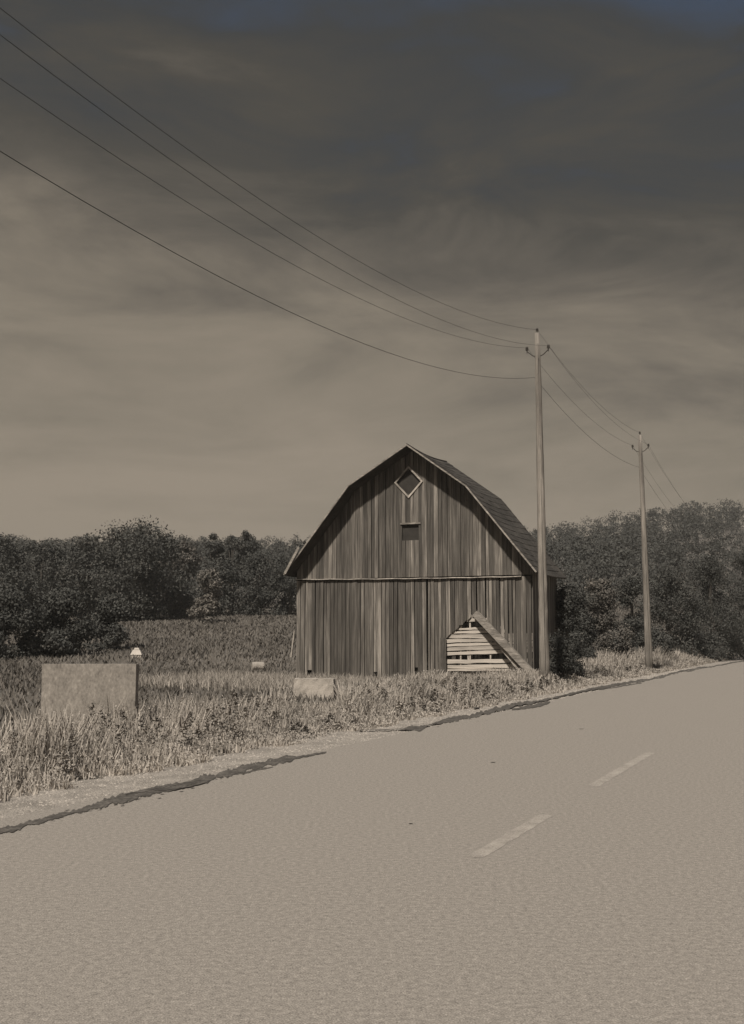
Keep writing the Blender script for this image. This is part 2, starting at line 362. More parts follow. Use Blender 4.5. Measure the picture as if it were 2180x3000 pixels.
tag(facets('tall_weeds', fx, fy, fz, .014+.0008*fy, ft, 'blade'), 'darker leafy weed plants standing up out of the pale roadside grass', 'weeds', kind='stuff')
# field behind: shorter, darker
n = 140000
y = 14 + (RNG.random(n)**.75)*135; x = (RNG.uniform(-420, 2600, n)-CX)/F*y; uu, vv = UV(x, y)
keep = (vv > 9.7+.13*np.clip(uu-13, -3, 30)+RNG.normal(0, .3, n)) & ~inbarn(uu, vv, .0); x, y = x[keep], y[keep]
h = (.10+.08*patch(x, y, 2.5, 1.))*(1+.006*y)*RNG.uniform(.6, 1.4, len(x))
tone = np.clip(.30+.35*patch(x, y, 5, .4)+.25*patch(x, y*3, 9, 2.)-.1+RNG.normal(0, .15, len(x)), 0, 1)
tag(blades('field_grass', x, y, h, .022+.0012*y, tone, 'field_blade', .9), 'short dark grass of the hay field behind the barn', 'grass', kind='stuff')
# matted short weeds beside the barn foot
n = 14000; u = RNG.uniform(30, 37.35, n); v = RNG.uniform(11, 22, n); x, y = u*SB-v*CB, u*CB+v*SB
tag(blades('barn_foot_grass', x, y, np.where(np.hypot((x+1.5)/1.6, (y-28)/5) < 1, .08, 1)*RNG.uniform(.12, .42, n), .022+0*x, np.clip(RNG.normal(.45, .2, n), 0, 1), 'blade', .6), 'rough weeds growing against the foot of the barn front', 'grass', kind='stuff')

# ------------------------------------------------------------------ barn
UF, UR, UB = 37.4, 36.75, 41.1                 # facade, front edge of the roof, back edge
barn = tag(empty('barn', P(UF, 14.2, -.05)), 'weathered grey gambrel roofed wooden barn with a torn triangular hole low in its front', 'barn')
B0 = barn.location.copy()
def bpart(name, vs, fs, m, parent=None, smooth=False):
    p = parent or barn; vs = [Vector(q)-B0 for q in vs]
    return pyd(name, vs, fs, m, p, smooth)
# roof profile, from the photograph's outline of the front edge
prof = [on_u(*q, UR) for q in ((832, 1684), (1020, 1423), (1192, 1303), (1365, 1423), (1572, 1676))]
prof_v = [q[0] for q in prof]; prof_z = [q[1] for q in prof]
def roof_z(v):                                   # underside of the roof above a given v
    return float(np.interp(v, prof_v[::-1], prof_z[::-1])) 
def fac(px, py, u=UF): return on_u(px, py, u)
vL = fac(868, 1850)[0]; vR = fac(1563, 1850)[0]
zbelt = .5*(fac(868, 1697)[1] + fac(1527, 1690)[1]); ridge_v, ridge_z = prof[2]
EYEB = -.05
# hole in the lower wall
hole = [fac(*q) for q in ((1292, 1990), (1300, 1935), (1308, 1862), (1345, 1832), (1387, 1798), (1440, 1852), (1500, 1915), (1545, 1965))]
hv = [q[0] for q in hole]; hz = [q[1] for q in hole]
def hole_top(v):
    if v > hv[0] or v < hv[-1]: return None
    return float(np.interp(v, hv[::-1], hz[::-1]))
door = [fac(1178, 1537), fac(1229, 1582)]        # small loft door: (v, z) corners
dia = [fac(1195, 1372), fac(1234, 1411), fac(1196, 1453), fac(1162, 1416)]
dcv = (dia[1][0]+dia[3][0])/2; dcz = (dia[0][1]+dia[2][1])/2; dhv = abs(dia[3][0]-dia[1][0])/2; dhz = (dia[0][1]-dia[2][1])/2
def plank(v0, v1, z0, z1a, z1b, z0b=None, dep=0.):
    """one upright board between v0>v1; its bottom z0 (z0b at v1), top z1a at v0, z1b at v1"""
    z0b = z0 if z0b is None else z0b; u = UF + dep + random.uniform(-.012, .012); tl = random.uniform(-.012, .012)
    poly = [P(u, v0, z0), P(u, v1, z0b), P(u+random.uniform(-.022, .006), v1+tl, z1b), P(u, v0+tl, z1a)]
    vs, fs = prism(poly, P(.024, 0)-P(0, 0)); bpart('plank', vs, fs, 'siding')
rr = random.Random(5)
v = vL
while v > vR + .05:                              # lower wall, 60 or so boards
    wdt = rr.choice((.125, .15, .155, .18)); v1 = max(v-wdt, vR); g = rr.choice((.004, .007, .012, .02, .03))
    vm = (v+v1)/2; ht = hole_top(vm); top = zbelt - .02
    low = -.05 + rr.uniform(0, .12) + (rr.random() < .22)*rr.uniform(.1, .5); g += (rr.random() < .10)*rr.uniform(.02, .05)
    if ht is not None:
        a, b = hole_top(v-g) or 0, hole_top(v1) or 0
        plank(v-g, v1, max(a, low)+rr.uniform(-.10, .03), top, top, max(b, low)+rr.uniform(-.10, .03))
    else: plank(v-g, v1, low, top, top)
    v = v1
v = vL
while v > vR + .05:                              # gable boards
    wdt = rr.choice((.13, .15, .16, .185)); v1 = max(v-wdt, vR); g = rr.choice((.003, .006, .01, .016)); vm = (v+v1)/2
    ta, tb = roof_z(v-g)-.07, roof_z(v1)-.07; zb = zbelt + .03 - (0 if rr.random() < .8 else 0)
    if min(ta, tb) > zb + .05:
        cuts = []
        if door[1][0] < vm < door[0][0]: cuts.append((door[1][1], door[0][1], door[1][1], door[0][1]))
        def dz(vv): return dhz*max(0, 1-abs(vv-dcv)/dhv)
        if abs(vm-dcv) < dhv: cuts.append((dcz-dz(v-g), dcz+dz(v-g), dcz-dz(v1), dcz+dz(v1)))
        cuts.sort(); lo = (zb, zb)
        for c in cuts:
            plank(v-g, v1, lo[0], c[0], c[2], lo[1]); lo = (c[1], c[3])
        plank(v-g, v1, lo[0], ta, tb, lo[1], .0)
    v = v1
# belt: thin ledge across the front
def vz(px, py, u): return on_u(px, py, u)
a = fac(866, 1698, UF-.05); b = fac(1528, 1689, UF-.05)
vs, fs = prism([P(UF-.11, a[0], a[1]-.03), P(UF-.11, a[0], a[1]+.025), P(UF-.002, a[0], a[1]+.05), P(UF-.002, a[0], a[1]-.03)], P(0, b[0]-a[0])-P(0, 0))
ns = 24; vs = []; fs = []
for i in range(ns+1):
    t = i/ns; vv = a[0]+(b[0]-a[0])*t; zz = a[1]+(b[1]-a[1])*t + .008*math.sin(i*1.9)-.02*math.sin(math.pi*t)
    vs += [P(UF-.10, vv, zz-.012), P(UF-.10, vv, zz+.008), P(UF-.016, vv, zz+.022), P(UF-.016, vv, zz-.012)]
    if i: o = (i-1)*4; fs += [(o+k_, o+(k_+1) % 4, o+4+(k_+1) % 4, o+4+k_) for k_ in range(4)]
fs += [(3, 2, 1, 0), (ns*4, ns*4+1, ns*4+2, ns*4+3)]
bpart('belt_board', vs, fs, 'belt')
# timber frame inside, side walls, back wall
for uu in (UF+.06, UB-.25):
    for vv in (vL-.1, (vL+vR)/2+1.6, (vL+vR)/2-1.6, vR+.1):
        zt = min(zbelt, roof_z(vv)) - .1
        vs, fs = prism([P(uu+.03, vv-.07, -.05), P(uu+.17, vv-.07, -.05), P(uu+.17, vv+.07, -.05), P(uu+.03, vv+.07, -.05)], Vector((0, 0, zt)))
        bpart('post', vs, fs, 'frame')
for vv, out_ in ((vL, 1), (vR, -1)):
    uu = UF+.03; 
    while uu < UB-.3:
        w_ = rr.choice((.16, .18, .2)); zt = roof_z(vv)-.10
        vs, fs = prism([P(uu, vv, -.05+rr.uniform(0, .1)), P(uu+w_-.012, vv, -.03), P(uu+w_-.012, vv, zt), P(uu, vv, zt)], P(0, -.024*out_)-P(0, 0)); bpart('plank', vs, fs, 'siding'); uu += w_
v = vL
pts = [P(UB-.28, vL, -.05), P(UB-.28, vR, -.05)] + [P(UB-.28, vv, roof_z(vv)-.12) for vv in np.linspace(vR, vL, 24)]
vs, fs = prism(pts, P(.03, 0)-P(0, 0)); bpart('back_wall', vs, fs, 'siding')
pts = [P(UF+.9, vL-.05, .0), P(UF+.9, vR+.05, .0), P(UF+.9, vR+.05, 3.2), P(UF+.9, vL-.05, 3.2)]
# roof: four slopes, each a board deck with stepped shingle courses
def sag(u, v): t = (u-UR)/(UB-UR); return -.10*math.sin(math.pi*min(max(t, 0), 1))*(.4+.6*(1-abs(v-ridge_v)/5))
def slope(pa, pb, name='roof_slope'):
    (va, za), (vb, zb) = pa, pb; Ln = math.hypot(va-vb, za-zb); nrow = max(3, int(Ln/.28)); nu = 14; vs = []; fs = []
    nrm = Vector((0, 0, 0)); nv, nz = -(zb-za)/Ln, (vb-va)/Ln
    if nz < 0: nv, nz = -nv, -nz
    us_ = [UR + (UB-UR)*i/nu for i in range(nu+1)]
    for r in range(nrow):
        for (t, off) in ((r/nrow, .012), ((r+1)/nrow, .022)):           # pa is the upper end
            for q in us_:
                j = random.uniform(-.006, .006)
                vv = va+(vb-va)*t; zz = za+(zb-za)*t
                vs.append(P(q, vv+nv*(off+j), zz+nz*(off+j)+sag(q, vv)))
        o = r*2*(nu+1)
        for i in range(nu):
            fs.append((o+i, o+i+1, o+nu+1+i+1, o+nu+1+i))
            if r: fs.append((o-(nu+1)+i, o-(nu+1)+i+1, o+i+1, o+i))
    # deck under the courses
    o = len(vs)
    for t in (0, 1):
        for q in us_:
            vv = va+(vb-va)*t; zz = za+(zb-za)*t
            vs.append(P(q, vv-nv*.05, zz-nz*.05+sag(q, vv)))
    for i in range(nu): fs.append((o+i, o+i+1, o+nu+1+i+1, o+nu+1+i))
    e0 = 0; e1 = (nrow-1)*2*(nu+1)+nu+1
    for i in range(nu): fs.append((e1+i, e1+i+1, o+nu+2+i, o+nu+1+i))
    for side in (0, nu):
        fs.append((0+side, e1+side, o+nu+1+side, o+side))
    return bpart(name, vs, fs, 'shingle')
slope(prof[2], prof[1]); slope(prof[1], prof[0]); slope(prof[2], prof[3]); slope(prof[3], prof[4])
vs, fs = tube([P(UR+(UB-UR)*i/14-.01, ridge_v, ridge_z+.03+sag(UR+(UB-UR)*i/14, ridge_v)) for i in range(15)], .022, 6); bpart('ridge_cap', vs, fs, 'shingle')
# rake boards along the front edge
def rake(pa, pb, w_=.11):
    (va, za), (vb, zb) = pa, pb
    Ln = math.hypot(va-vb, za-zb); nv, nz = -(zb-za)/Ln, (vb-va)/Ln
    if nz < 0: nv, nz = -nv, -nz
    poly = [P(UR-.03, va+nv*.02, za+nz*.02), P(UR-.03, vb+nv*.02, zb+nz*.02), P(UR-.03, vb-nv*w_, zb-nz*w_), P(UR-.03, va-nv*w_, za-nz*w_)]
    vs, fs = prism(poly, P(.026, 0)-P(0, 0)); bpart('rake_board', vs, fs, 'beam')
for i in range(4): rake(prof[i], prof[i+1], .03)
# rafters ends under the overhang
# diamond window
win = bpart('window', *prism([P(UF+.05, dcv, dcz+dhz), P(UF+.05, dcv-dhv, dcz), P(UF+.05, dcv, dcz-dhz), P(UF+.05, dcv+dhv, dcz)], P(.02, 0)-P(0, 0)), 'dark')
cor = [(dcv, dcz+dhz), (dcv-dhv, dcz), (dcv, dcz-dhz), (dcv+dhv, dcz)]
for i in range(4):
    (va, za), (vb, zb) = cor[i], cor[(i+1) % 4]; k_ = 1.17
    poly = [P(UF-.045, va, za), P(UF-.045, vb, zb), P(UF-.045, dcv+(vb-dcv)*k_, dcz+(zb-dcz)*k_), P(UF-.045, dcv+(va-dcv)*k_, dcz+(za-dcz)*k_)]
    vs, fs = prism(poly, P(.028, 0)-P(0, 0)); pyd('frame', [q-B0 for q in vs], fs, 'trim' if i in (1, 2) else 'beam', win)  # upper pair in a darker wood: eave shade put into the colour
# loft door: recessed dark panel for the unlit opening, with a head board
dv0, dv1, dz1, dz0 = door[0][0], door[1][0], door[0][1], door[1][1]
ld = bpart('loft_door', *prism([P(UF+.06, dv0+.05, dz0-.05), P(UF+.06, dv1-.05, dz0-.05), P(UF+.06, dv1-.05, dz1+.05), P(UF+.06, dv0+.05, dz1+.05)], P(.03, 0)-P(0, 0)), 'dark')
bpart('door_head', *prism([P(UF-.045, dv0+.06, dz1), P(UF-.045, dv1-.06, dz1), P(UF-.045, dv1-.06, dz1+.06), P(UF-.045, dv0+.06, dz1+.06)], P(.026, 0)-P(0, 0)), 'beam')
# slats across the hole: y pairs at the left and right ends, in the photograph's pixels
def slat(l0, l1, r0, r1, xl=1285, xr=1560):
    u = UF+.045+random.uniform(0, .008); n = 10; top = []; bot = []
    for i in range(n+1):
        t = i/n; x_ = xl+(xr-xl)*t
        top.append(on_u(x_, l0+(r0-l0)*t+random.uniform(-1, 1), u)); bot.append(on_u(x_, l1+(r1-l1)*t+random.uniform(-1, 1), u))
    vs = []; fs = []
    for (a_, b_) in zip(top, bot): vs += [P(u, *a_), P(u, *b_), P(u+.025, *b_), P(u+.025, *a_)]
    for i in range(n):
        o = i*4; fs += [(o+k_, o+(k_+1) % 4, o+4+(k_+1) % 4, o+4+k_) for k_ in range(4)]
    fs += [(3, 2, 1, 0), (n*4, n*4+1, n*4+2, n*4+3)]
    bpart('slat', vs, fs, 'slat')
slat(1803, 1810, 1800, 1807, 1340, 1420); slat(1812, 1822, 1809, 1820, 1330, 1440)
slat(1842, 1848, 1834, 1842, 1310, 1470); slat(1850, 1857, 1845, 1854, 1300, 1480)
slat(1860, 1871, 1855, 1867); slat(1874, 1884, 1866, 1876); slat(1887, 1895, 1878, 1885)
slat(1898, 1909, 1886, 1897); slat(1912, 1921, 1899, 1910); slat(1933, 1945, 1929, 1940); slat(1949, 1959, 1943, 1957)
for (xa, ya, xb, yb) in ((1380, 1790, 1378, 1985), (1354, 1800, 1350, 1985), (1373, 1900, 1376, 1985), (1441, 1840, 1437, 1985)):
    p1, p2 = on_u(xa, ya, UF+.2), on_u(xb, yb, UF+.11); vs, fs = beam_mesh(P(UF+.11, *p1), P(UF+.11, *p2), .05, .05, 2); bpart('stud', vs, fs, 'slat')
# sill timber under the slats
a, b = fac(1262, 1958, UF+.02), fac(1540, 1957, UF+.02)
vs, fs = beam_mesh(P(UF+.06, a[0], a[1]-.06), P(UF+.06, b[0], b[1]-.06), .10, .07, 8, .006); bpart('sill', vs, fs, 'slat')
# loose hanging rake board on the left eave
a, b = on_u(836, 1680, UR-.08), on_u(877, 1603, UR-.08)
vs, fs = beam_mesh(P(UR-.08, a[0]+.02, a[1]), P(UR-.08, b[0]+.02, b[1]), .03, .09, 4, .004); bpart('fascia_board', vs, fs, 'beam')

# leaning beams
def lean(p0, p1, u0, u1, wd, hd, label, m='beam', name='leaning_beam', cat='beam', grp=None, jit=.008):
    a = P(u0, *on_u(*p0, u0)); b = P(u1, *on_u(*p1, u1)); c = a.copy()
    vs, fs = beam_mesh(a-c, b-c, wd, hd, 10, jit, side=P(1, 0)-P(0, 0)); o = pyd(name, vs, fs, m); o.location = c
    tag(o, label, cat, grp); return o
lean((1562, 1975), (1392, 1796), UF-.48, UF-.14, .22, .22, 'heavy grey beam leaning over the right edge of the torn barn hole', grp='timbers leaning on the barn front')
lean((1530, 1972), (1432, 1850), UF-.34, UF-.10, .13, .10, 'thinner shorter timber lying just inside the heavy leaning beam', grp='timbers leaning on the barn front')
lean((1300, 1990), (1299, 1868), UF-.10, UF-.05, .05, .20, 'upright splintered board at the left edge of the torn barn hole', m='siding', name='leaning_board', cat='board', grp='timbers leaning on the barn front')
lean((853, 1925), (863, 1848), UF+.3, UF+.35, .05, .05, 'thin pale stick leaning beside the left wall of the barn', m='trim', name='leaning_stick', cat='stick', jit=.003)

# ------------------------------------------------------------------ utility poles and wires
def insulator(parent, p, loc, s=1.):
    prof_ = [(.012, -.12), (.012, -.03), (.045, -.03), (.05, 0), (.03, .015), (.045, .03), (.04, .055), (.022, .075), (.0, .085)]
    vs, fs, n = [], [], 10
    for r, z in prof_:
        for k_ in range(n): t = 2*math.pi*k_/n; vs.append(Vector((p.x+math.cos(t)*r*s, p.y+math.sin(t)*r*s, p.z+z*s))-loc)
    for i in range(len(prof_)-1):
        for k_ in range(n): fs.append((i*n+k_, i*n+(k_+1) % n, (i+1)*n+(k_+1) % n, (i+1)*n+k_))
    return pyd('insulator', vs, fs, 'glass', parent)
def pole(u, v, tilt, label, z_top=10.85):
    base = P(u, v, -.06); t = tag(empty('utility_pole', base), label, 'utility pole', 'utility poles along the road')
    n = 14; pts = [Vector((tilt*i/n, .02*math.sin(i*.5), (z_top+.06)*i/n)) for i in range(n+1)]
    pyd('shaft', *tube(pts, [.175-.09*i/n + (.004*math.sin(i*2.3)) for i in range(n+1)], 14), 'pole', t, True)
    top = base + pts[-1]; att = {}
    att['top'] = top + Vector((0, 0, .12)); insulator(t, att['top']-Vector((0, 0, .02)), base)
    zb = z_top - .50
    for key, s in (('left', -1), ('right', 1)):
        e = P(0, -s*.36) ; root = Vector((base.x+tilt*.93, base.y, zb-.30)); tip = root + e + Vector((0, 0, .22))
        pyd('bracket', *tube([root-base, root+e*.5+Vector((0, 0, .06))-base, tip-base], .018, 6), 'iron', t)
        att[key] = tip + Vector((0, 0, .12)); insulator(t, tip+Vector((0, 0, .07)), base, 1.15)
    s0 = Vector((base.x+tilt*.85, base.y, z_top-1.48)) + P(0, .12)
    pyd('service_clamp', *beam_mesh(s0-base+Vector((0, 0, .08)), s0-base-Vector((0, 0, .08)), .05, .05, 1), 'iron', t)
    att['low'] = s0
    # ground wire stapled to the shaft
    pyd('ground_wire', *tube([Vector((tilt*i/12+.0, -.185+.085*i/12+.003, (z_top-.3)*i/12)) for i in range(13)], .006, 4), 'wire', t)
    pyd('bolt', *tube([Vector((tilt*.9, -.12, zb-.33)), Vector((tilt*.9, .12, zb-.33))], .014, 6), 'iron', t)
    return att
A1 = pole(35.6, 8.95, -.06, 'nearer weathered wooden utility pole standing before the right corner of the barn', 11.55)
A2 = pole(52.2, 8.30, -.15, 'farther wooden utility pole down the road at the right of the trees')
A0 = {k_: p + (P(-7.5, 8.75)-P(35.6, 8.95)) - Vector((0, 0, .75)) for k_, p in A1.items()}
A0['right'] += Vector((0, 0, 0))
A3 = {k_: p + (P(108, 8.3)-P(52.2, 8.3)) for k_, p in A2.items()}
names = {'top': 'power line on the topmost pin of the poles', 'left': 'power line on the left bracket insulators', 'right': 'power line on the right bracket insulators', 'low': 'lowest cable clamped to the poles'}
def wire(a, b, sagm, label, r=.0042):
    n = 36; c = a.copy(); pts = [(a+(b-a)*(i/n)) - Vector((0, 0, 4*sagm*(i/n)*(1-i/n))) - c for i in range(n+1)]
    o = pyd('power_line', *tube(pts, r, 5), 'wire'); o.location = c; tag(o, label, 'cable', 'overhead lines between the poles')
for k_ in ('top', 'left', 'right', 'low'):
    s_ = {'top': 2.35, 'left': 2.35, 'right': 2.4, 'low': 2.4}[k_]; th = .0055 if k_ == 'low' else .0042
    wire(A0[k_], A1[k_], s_, names[k_] + ', long span going up left', th)
    wire(A1[k_], A2[k_], .5, names[k_] + ', span between the two', th)
    wire(A2[k_], A3[k_], 2., names[k_] + ', span beyond the farther', th)

# ------------------------------------------------------------------ small things in the weeds and the field
def rough_box(name, c, sx, sy, sz, rz, m, jit=.02, seg=(8, 3, 4), parent=None):
    vs, fs, idx = [], [], {}
    nx, ny, nz = seg
    for i in range(nx+1):
        for j in range(ny+1):
            for k_ in range(nz+1):
                if i in (0, nx) or j in (0, ny) or k_ in (0, nz):
                    idx[i, j, k_] = len(vs); q = lambda: random.uniform(-jit, jit)
                    vs.append(Vector(((i/nx-.5)*sx+q(), (j/ny-.5)*sy+q(), k_/nz*sz+q())))
    g = lambda *a: idx[a]
    for i in range(nx):
        for j in range(ny): fs += [(g(i, j, 0), g(i, j+1, 0), g(i+1, j+1, 0), g(i+1, j, 0)), (g(i, j, nz), g(i+1, j, nz), g(i+1, j+1, nz), g(i, j+1, nz))]
        for k_ in range(nz): fs += [(g(i, 0, k_), g(i+1, 0, k_), g(i+1, 0, k_+1), g(i, 0, k_+1)), (g(i, ny, k_), g(i, ny, k_+1), g(i+1, ny, k_+1), g(i+1, ny, k_))]
    for j in range(ny):
        for k_ in range(nz): fs += [(g(0, j, k_), g(0, j, k_+1), g(0, j+1, k_+1), g(0, j+1, k_)), (g(nx, j, k_), g(nx, j+1, k_), g(nx, j+1, k_+1), g(nx, j, k_+1))]
    o = pyd(name, vs, fs, m, parent); o.location = c; o.rotation_euler.z = rz; return o
p = on_y(922, 1988, 29.5)
tag(rough_box('concrete_block', (p.x, p.y, -.06), 1.03, .45, p.z+.06, -.06, 'concrete', .012), 'low pale crumbling concrete block in the weeds before the left barn corner', 'concrete block')
p = on_y(403, 1945, 17.5); q = on_y(130, 1940, 17.5)
tag(rough_box('concrete_wall', ((p.x+q.x)/2, 17.5, -.06), p.x-q.x, .22, p.z+.06, 0, 'old_wall', .002, (20, 2, 12)), 'plain pale weathered wall panel standing in the weeds at the far left', 'wall')
# small white hip-roofed well cover in the field
g = on_y(401, 1919, 58.); s = g.y/F; zg = hf(g.x, g.y)
well = tag(empty('well_cover', g), 'small white well cover with sloping sides alone in the field at left', 'well cover')
def frust(z0, z1, a, b, name, m):
    vs = [Vector((x_*a, y_*a*.8, z0)) for x_, y_ in ((-1, -1), (1, -1), (1, 1), (-1, 1))] + [Vector((x_*b, y_*b*.8, z1)) for x_, y_ in ((-1, -1), (1, -1), (1, 1), (-1, 1))]
    pyd(name, vs, BOXF, m, well)
frust(zg-g.z-.1, .5*s, 15*s, 15*s, 'plinth', 'concrete'); frust(.5*s, 15*s, 17*s, 10*s, 'hood', 'whitemetal'); frust(15.5*s, 21*s, 8*s, 5.5*s, 'cap', 'whitemetal'); frust(3.5*s, 5*s, 17.2*s, 16*s, 'band', 'iron') if False else None
frust(14.8*s, 15.7*s, 8.5*s, 8.5*s, 'neck', 'iron')
# bale
g = ground_hit(756, 1966); s = 1.35*g.y/F; g.z += .02
vs, fs = tube([Vector((-13*s, 0, 9*s)), Vector((-12*s, 0, 9*s)), Vector((0, .02, 9.2*s)), Vector((12*s, 0, 9*s)), Vector((13*s, 0, 9*s))], [8*s, 9*s, 9.4*s, 9*s, 8*s], 18)
o = pyd('straw_bale', vs, fs, 'hay'); o.location = g; o.rotation_euler.z = .3; tag(o, 'small pale straw bale lying in the field left of the barn', 'bale')

# ------------------------------------------------------------------ trees
def leaf_cloud(n, clumps, leaf, tone0=.5, spread=.5, up=.2):
    """clumps: array (k,4) of centre and radius"""
    k_ = len(clumps); wts = clumps[:, 3]**2; i = RNG.choice(k_, n, p=wts/wts.sum())
    d = RNG.normal(0, 1, (n, 3)); d /= np.linalg.norm(d, axis=1)[:, None]; r = clumps[i, 3]*np.minimum(np.abs(RNG.normal(.72, .36, n)), 1.25)
    c = clumps[i, :3] + d*r[:, None]*np.array([1, 1, .8])
    ct = RNG.normal(0, .10, k_)
    tone = np.clip(tone0 + ct[i] + RNG.normal(0, .16, n), 0, 1)
    nrm = d*.45 + RNG.normal(0, .5, (n, 3)); nrm[:, 2] += up; nrm /= np.linalg.norm(nrm, axis=1)[:, None]
    t = np.cross(nrm, RNG.normal(0, 1, (n, 3))); t /= np.linalg.norm(t, axis=1)[:, None]; b = np.cross(nrm, t)
    s = (leaf*RNG.uniform(.6, 1.4, n))[:, None]
    V = np.stack([c - t*s, c - b*s*.6, c + t*s, c + b*s*.6], 1).reshape(-1, 3)
    return V, np.arange(n*4).reshape(-1, 4), np.repeat(tone, 4)
def crown_clumps(w_, h, z0, k_, shape='round'):
    out_ = []
    for _ in range(k_):
        t = RNG.random(); a = RNG.uniform(0, 6.28)
        if shape == 'cone': rad = (1-t)**.8*w_/2
        elif shape == 'bush': rad = w_/2*math.sqrt(max(0, 1-t**2))
        else: rad = w_/2*math.sqrt(max(.05, 1-(2*t-1)**2))*(.8 if t < .3 else 1)
        r = rad*math.sqrt(RNG.random())*.85
        out_.append((math.cos(a)*r, math.sin(a)*r, z0+h*t*.93, max(.35, w_*RNG.uniform(.09, .19))))
    return np.array(out_)
def tree(x, y, h, w_, label, m='leaf', leaf=.16, n=9000, shape='round', grp='trees', cat='tree', name='tree', trunk=.16, spikes=0, k_=26, tone=.5):
    z = hf(x, y); t = tag(empty(name, (x, y, z)), label, cat, grp)
    z0 = h*trunk; cl = crown_clumps(w_, h-z0, z0, k_, shape)
    if spikes:
        ex = []
        for _ in range(spikes):
            a, r = RNG.uniform(0, 6.28), w_*.42*math.sqrt(RNG.random()); zt = z0+(h-z0)*(.94*math.sqrt(max(.1, 1-(r/(w_*.5))**2)))
            for j in range(3): ex.append((math.cos(a)*r+j*RNG.normal(0, .05), math.sin(a)*r, zt+j*h*.045, .40-.11*j))
        cl = np.concatenate([cl, np.array(ex)])
    V, Q, T = leaf_cloud(int(n*1.25), cl, leaf*.68, tone); 
    V[:, 2] = np.maximum(V[:, 2], .02); npmesh('crown', V, Q, T, m, t)
    pr = [tube([Vector((0, 0, -.2)), Vector((.1, 0, h*.3)), Vector((0, .1, h*.6)), Vector((.05, 0, h*.85))], [h*.03, h*.022, h*.013, h*.004], 7)]
    for q in cl[:7]:
        pr.append(tube([Vector((.05, 0, h*.25+.1*q[2])), Vector((q[0]*.55, q[1]*.55, q[2]*.8)), Vector((q[0], q[1], q[2]))], [h*.012, h*.007, .01], 5))
    vs, fs = join(pr); pyd('trunk', vs, fs, 'bark', t, True); return t
def tree_px(px, top, wpx, y, label, **kw):
    x = (px-CX)/F*y; z = hf(x, y); zt = on_y(px, top, y).z; tree(x, y, max(1., zt-z), wpx/F*y, label, **kw)

# left tree belt, in front of the low ridge
G1 = 'trees along the far edge of the field'
tree_px(405, 1538, 330, 104, 'largest rounded dark tree with ragged spiky top at the left', n=26000, k_=60, leaf=.17, spikes=22, grp=G1, trunk=.05)
tree_px(262, 1572, 190, 106, 'broad dark tree just left of the spiky topped one', n=16000, k_=40, spikes=12, grp=G1, trunk=.05)
tree_px(120, 1590, 240, 108, 'dark tree second in from the left picture edge', n=15000, k_=40, spikes=10, grp=G1, trunk=.05)
tree_px(-20, 1560, 230, 104, 'dark tree cut by the left picture edge', n=12000, k_=36, spikes=10, grp=G1, trunk=.05)
tree_px(530, 1580, 150, 110, 'slighter tree with pale leaves on the right flank of the spiky topped tree', n=11000, k_=30, spikes=8, grp=G1, trunk=.05, m='leaf_pale', tone=.36)
tree_px(612, 1665, 110, 100, 'low pale leaved bush at the field edge under the trees', n=7000, k_=22, grp=G1, shape='bush', trunk=0, m='leaf_pale', tone=.62, name='bush', cat='bush')
tree_px(628, 1556, 84, 128, 'small round topped tree, leftmost of three on the low ridge line', n=6000, k_=16, grp=G1, trunk=.5)
tree_px(680, 1566, 66, 129, 'smallest tree between two others on the low ridge line', n=4500, k_=14, grp=G1, trunk=.5)
tree_px(724, 1556, 104, 128, 'wide round topped tree, rightmost of three on the low ridge line', n=6500, k_=18, grp=G1, trunk=.5)
labs = ['dense low thicket under the largest left tree', 'dark thicket at the field edge beneath the three ridge line trees', 'dark thicket at the field edge halfway to the barn', 'dark thicket at the field edge just left of the barn', 'dark thicket hidden partly by the left barn wall', 'dark thicket below the left edge trees']
for (px_, top, w_), lb in zip(((470, 1660, 260), (650, 1640, 200), (760, 1620, 190), (850, 1615, 200), (950, 1620, 200), (150, 1680, 380)), labs):
    tree_px(px_, top, w_, 116, lb, n=9000, k_=30, shape='bush', trunk=0, grp='thickets along the field edge', name='thicket', cat='thicket', tone=.42)
# young growth down to the field at the far left
tree_px(330, 1750, 170, 66, 'dark bush before the foot of the largest left tree', n=14000, leaf=.115, k_=24, shape='bush', trunk=0, grp='thickets along the field edge', name='bush', cat='bush', tone=.38)
tree_px(190, 1740, 230, 60, 'wide dark bush at the left end of the field', n=16000, leaf=.115, k_=28, shape='bush', trunk=0, grp='thickets along the field edge', name='bush', cat='bush', tone=.38)
tree_px(10, 1720, 260, 58, 'dark bush cut by the left picture edge', n=14000, leaf=.115, k_=28, shape='bush', trunk=0, grp='thickets along the field edge', name='bush', cat='bush', tone=.38)
# right: bushes and trees behind the pole
G2 = 'trees and bushes behind the right pole'
RT = [(1660, 1700, 190, 56, 'leaf', .45, 'dark bushy tree just right of the nearer pole'),
      (1755, 1680, 170, 60, 'leaf_pale', .42, 'tree hung with paler vines between the two poles'),
      (1850, 1690, 150, 64, 'leaf', .5, 'dark tree just left of the farther pole'),
      (1950, 1640, 220, 72, 'leaf', .45, 'tall dark tree behind the farther pole'),
      (2080, 1620, 240, 78, 'leaf', .42, 'tall dark tree second in from the right picture edge'),
      (2190, 1600, 230, 80, 'leaf', .45, 'tall dark tree cut by the right picture edge'),
      (1800, 1850, 130, 55, 'leaf_pale', .45, 'low pale sprigged bush at the grass edge between the two poles'),
      (1700, 1860, 150, 52, 'leaf', .4, 'low dark bush at the grass edge right of the nearer pole'),
      (1900, 1850, 170, 62, 'leaf', .45, 'low dark bush at the foot of the farther pole'),
      (2030, 1845, 200, 76, 'leaf', .45, 'low dark bush right of the farther pole'),
      (2150, 1840, 200, 88, 'leaf', .45, 'low dark bush nearest the right picture edge')]
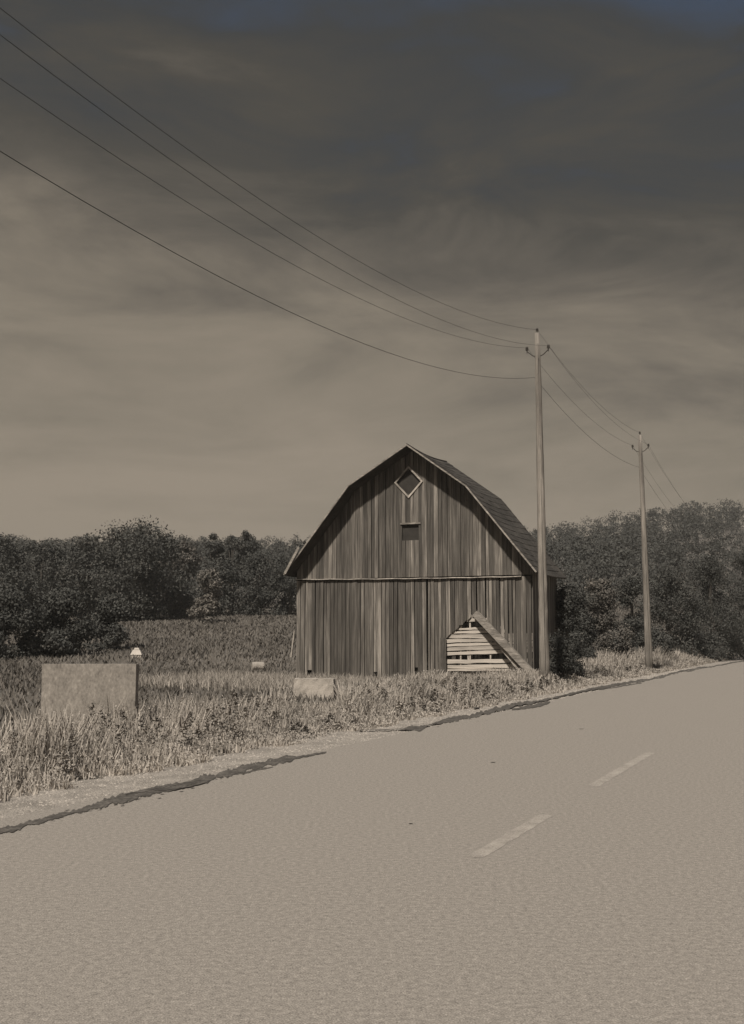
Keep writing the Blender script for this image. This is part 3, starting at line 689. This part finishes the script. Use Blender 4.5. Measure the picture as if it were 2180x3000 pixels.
for px_, top, w_, yy_, m_, tn, lb in RT:
    low = 'low' in lb
    tree_px(px_, top, w_, yy_, lb, n=14000 if low else 18000, k_=26 if low else 44, m=m_, tone=tn, leaf=.085, shape='bush', trunk=0, grp=G2, name='bush' if low else 'tree', cat='bush' if low else 'tree')

tree_px(1655, 1715, 95, 41.5, 'tall dark shrub growing against the right side wall of the barn', n=9000, k_=30, m='leaf', tone=.4, leaf=.06, shape='bush', trunk=0, grp=G2, name='shrub', cat='shrub')
tree_px(1640, 1850, 75, 38.6, 'low dark shrub at the grass edge just right of the nearer pole foot', n=6000, k_=20, m='leaf', tone=.42, leaf=.05, shape='bush', trunk=0, grp=G2, name='shrub', cat='shrub')
# wooded ridge behind, one mass
def woodland(n_tr, per):
    Vs, Qs, Ts = [], [], []; o = 0; cnt = 0
    while cnt < n_tr:
        y = 132 + 225*RNG.random()**.8; px_ = RNG.uniform(-250, 2450); x = (px_-CX)/F*y; v_ = UV(x, y)[1]
        if v_ < 15: continue
        z = hf(x, y); h = RNG.uniform(6.2, 9.2); w_ = RNG.uniform(4.5, 7.5)
        cl = crown_clumps(w_, h*.95, h*.05, 16); cl[:, :3] += (x, y, z)
        V, Q, T = leaf_cloud(per, cl, .20, .5+RNG.normal(0, .05)); Vs.append(V); Qs.append(Q+o); Ts.append(T); o += len(V); cnt += 1
    return npmesh('woodland', np.concatenate(Vs), np.concatenate(Qs), np.concatenate(Ts), 'leaf_far')
tag(woodland(1050, 330), 'dense dark woods covering the low ridge behind field and barn', 'woods', kind='stuff')

# ------------------------------------------------------------------ thin haze volume, added to lift the dark tones
hz = rough_box('haze', (100, 1260, -1.2), 5600, 4600, 62, 0, 'wire', 0, (1, 1, 1)); hz.data.materials.clear()
hm = bpy.data.materials.new('haze'); hm.use_nodes = True; t = hm.node_tree; t.nodes.clear()
ho = t.nodes.new('ShaderNodeOutputMaterial'); hv_ = t.nodes.new('ShaderNodeVolumePrincipled'); hv_.inputs['Density'].default_value = .00045; hv_.inputs['Color'].default_value = (.95, .92, .86, 1); hv_.inputs['Anisotropy'].default_value = .2
t.links.new(hv_.outputs[0], ho.inputs['Volume']); hz.data.materials.append(hm); tag(hz, 'thin pale haze volume added over field and ridge to lift the dark tones', 'haze', kind='stuff')
0 and print('TRIS', sum(sum(len(p.vertices)-2 for p in o.data.polygons) for o in C.objects if o.type == 'MESH' and len(o.data.polygons) < 5000) + sum(2*len(o.data.polygons) for o in C.objects if o.type == 'MESH' and len(o.data.polygons) >= 5000))
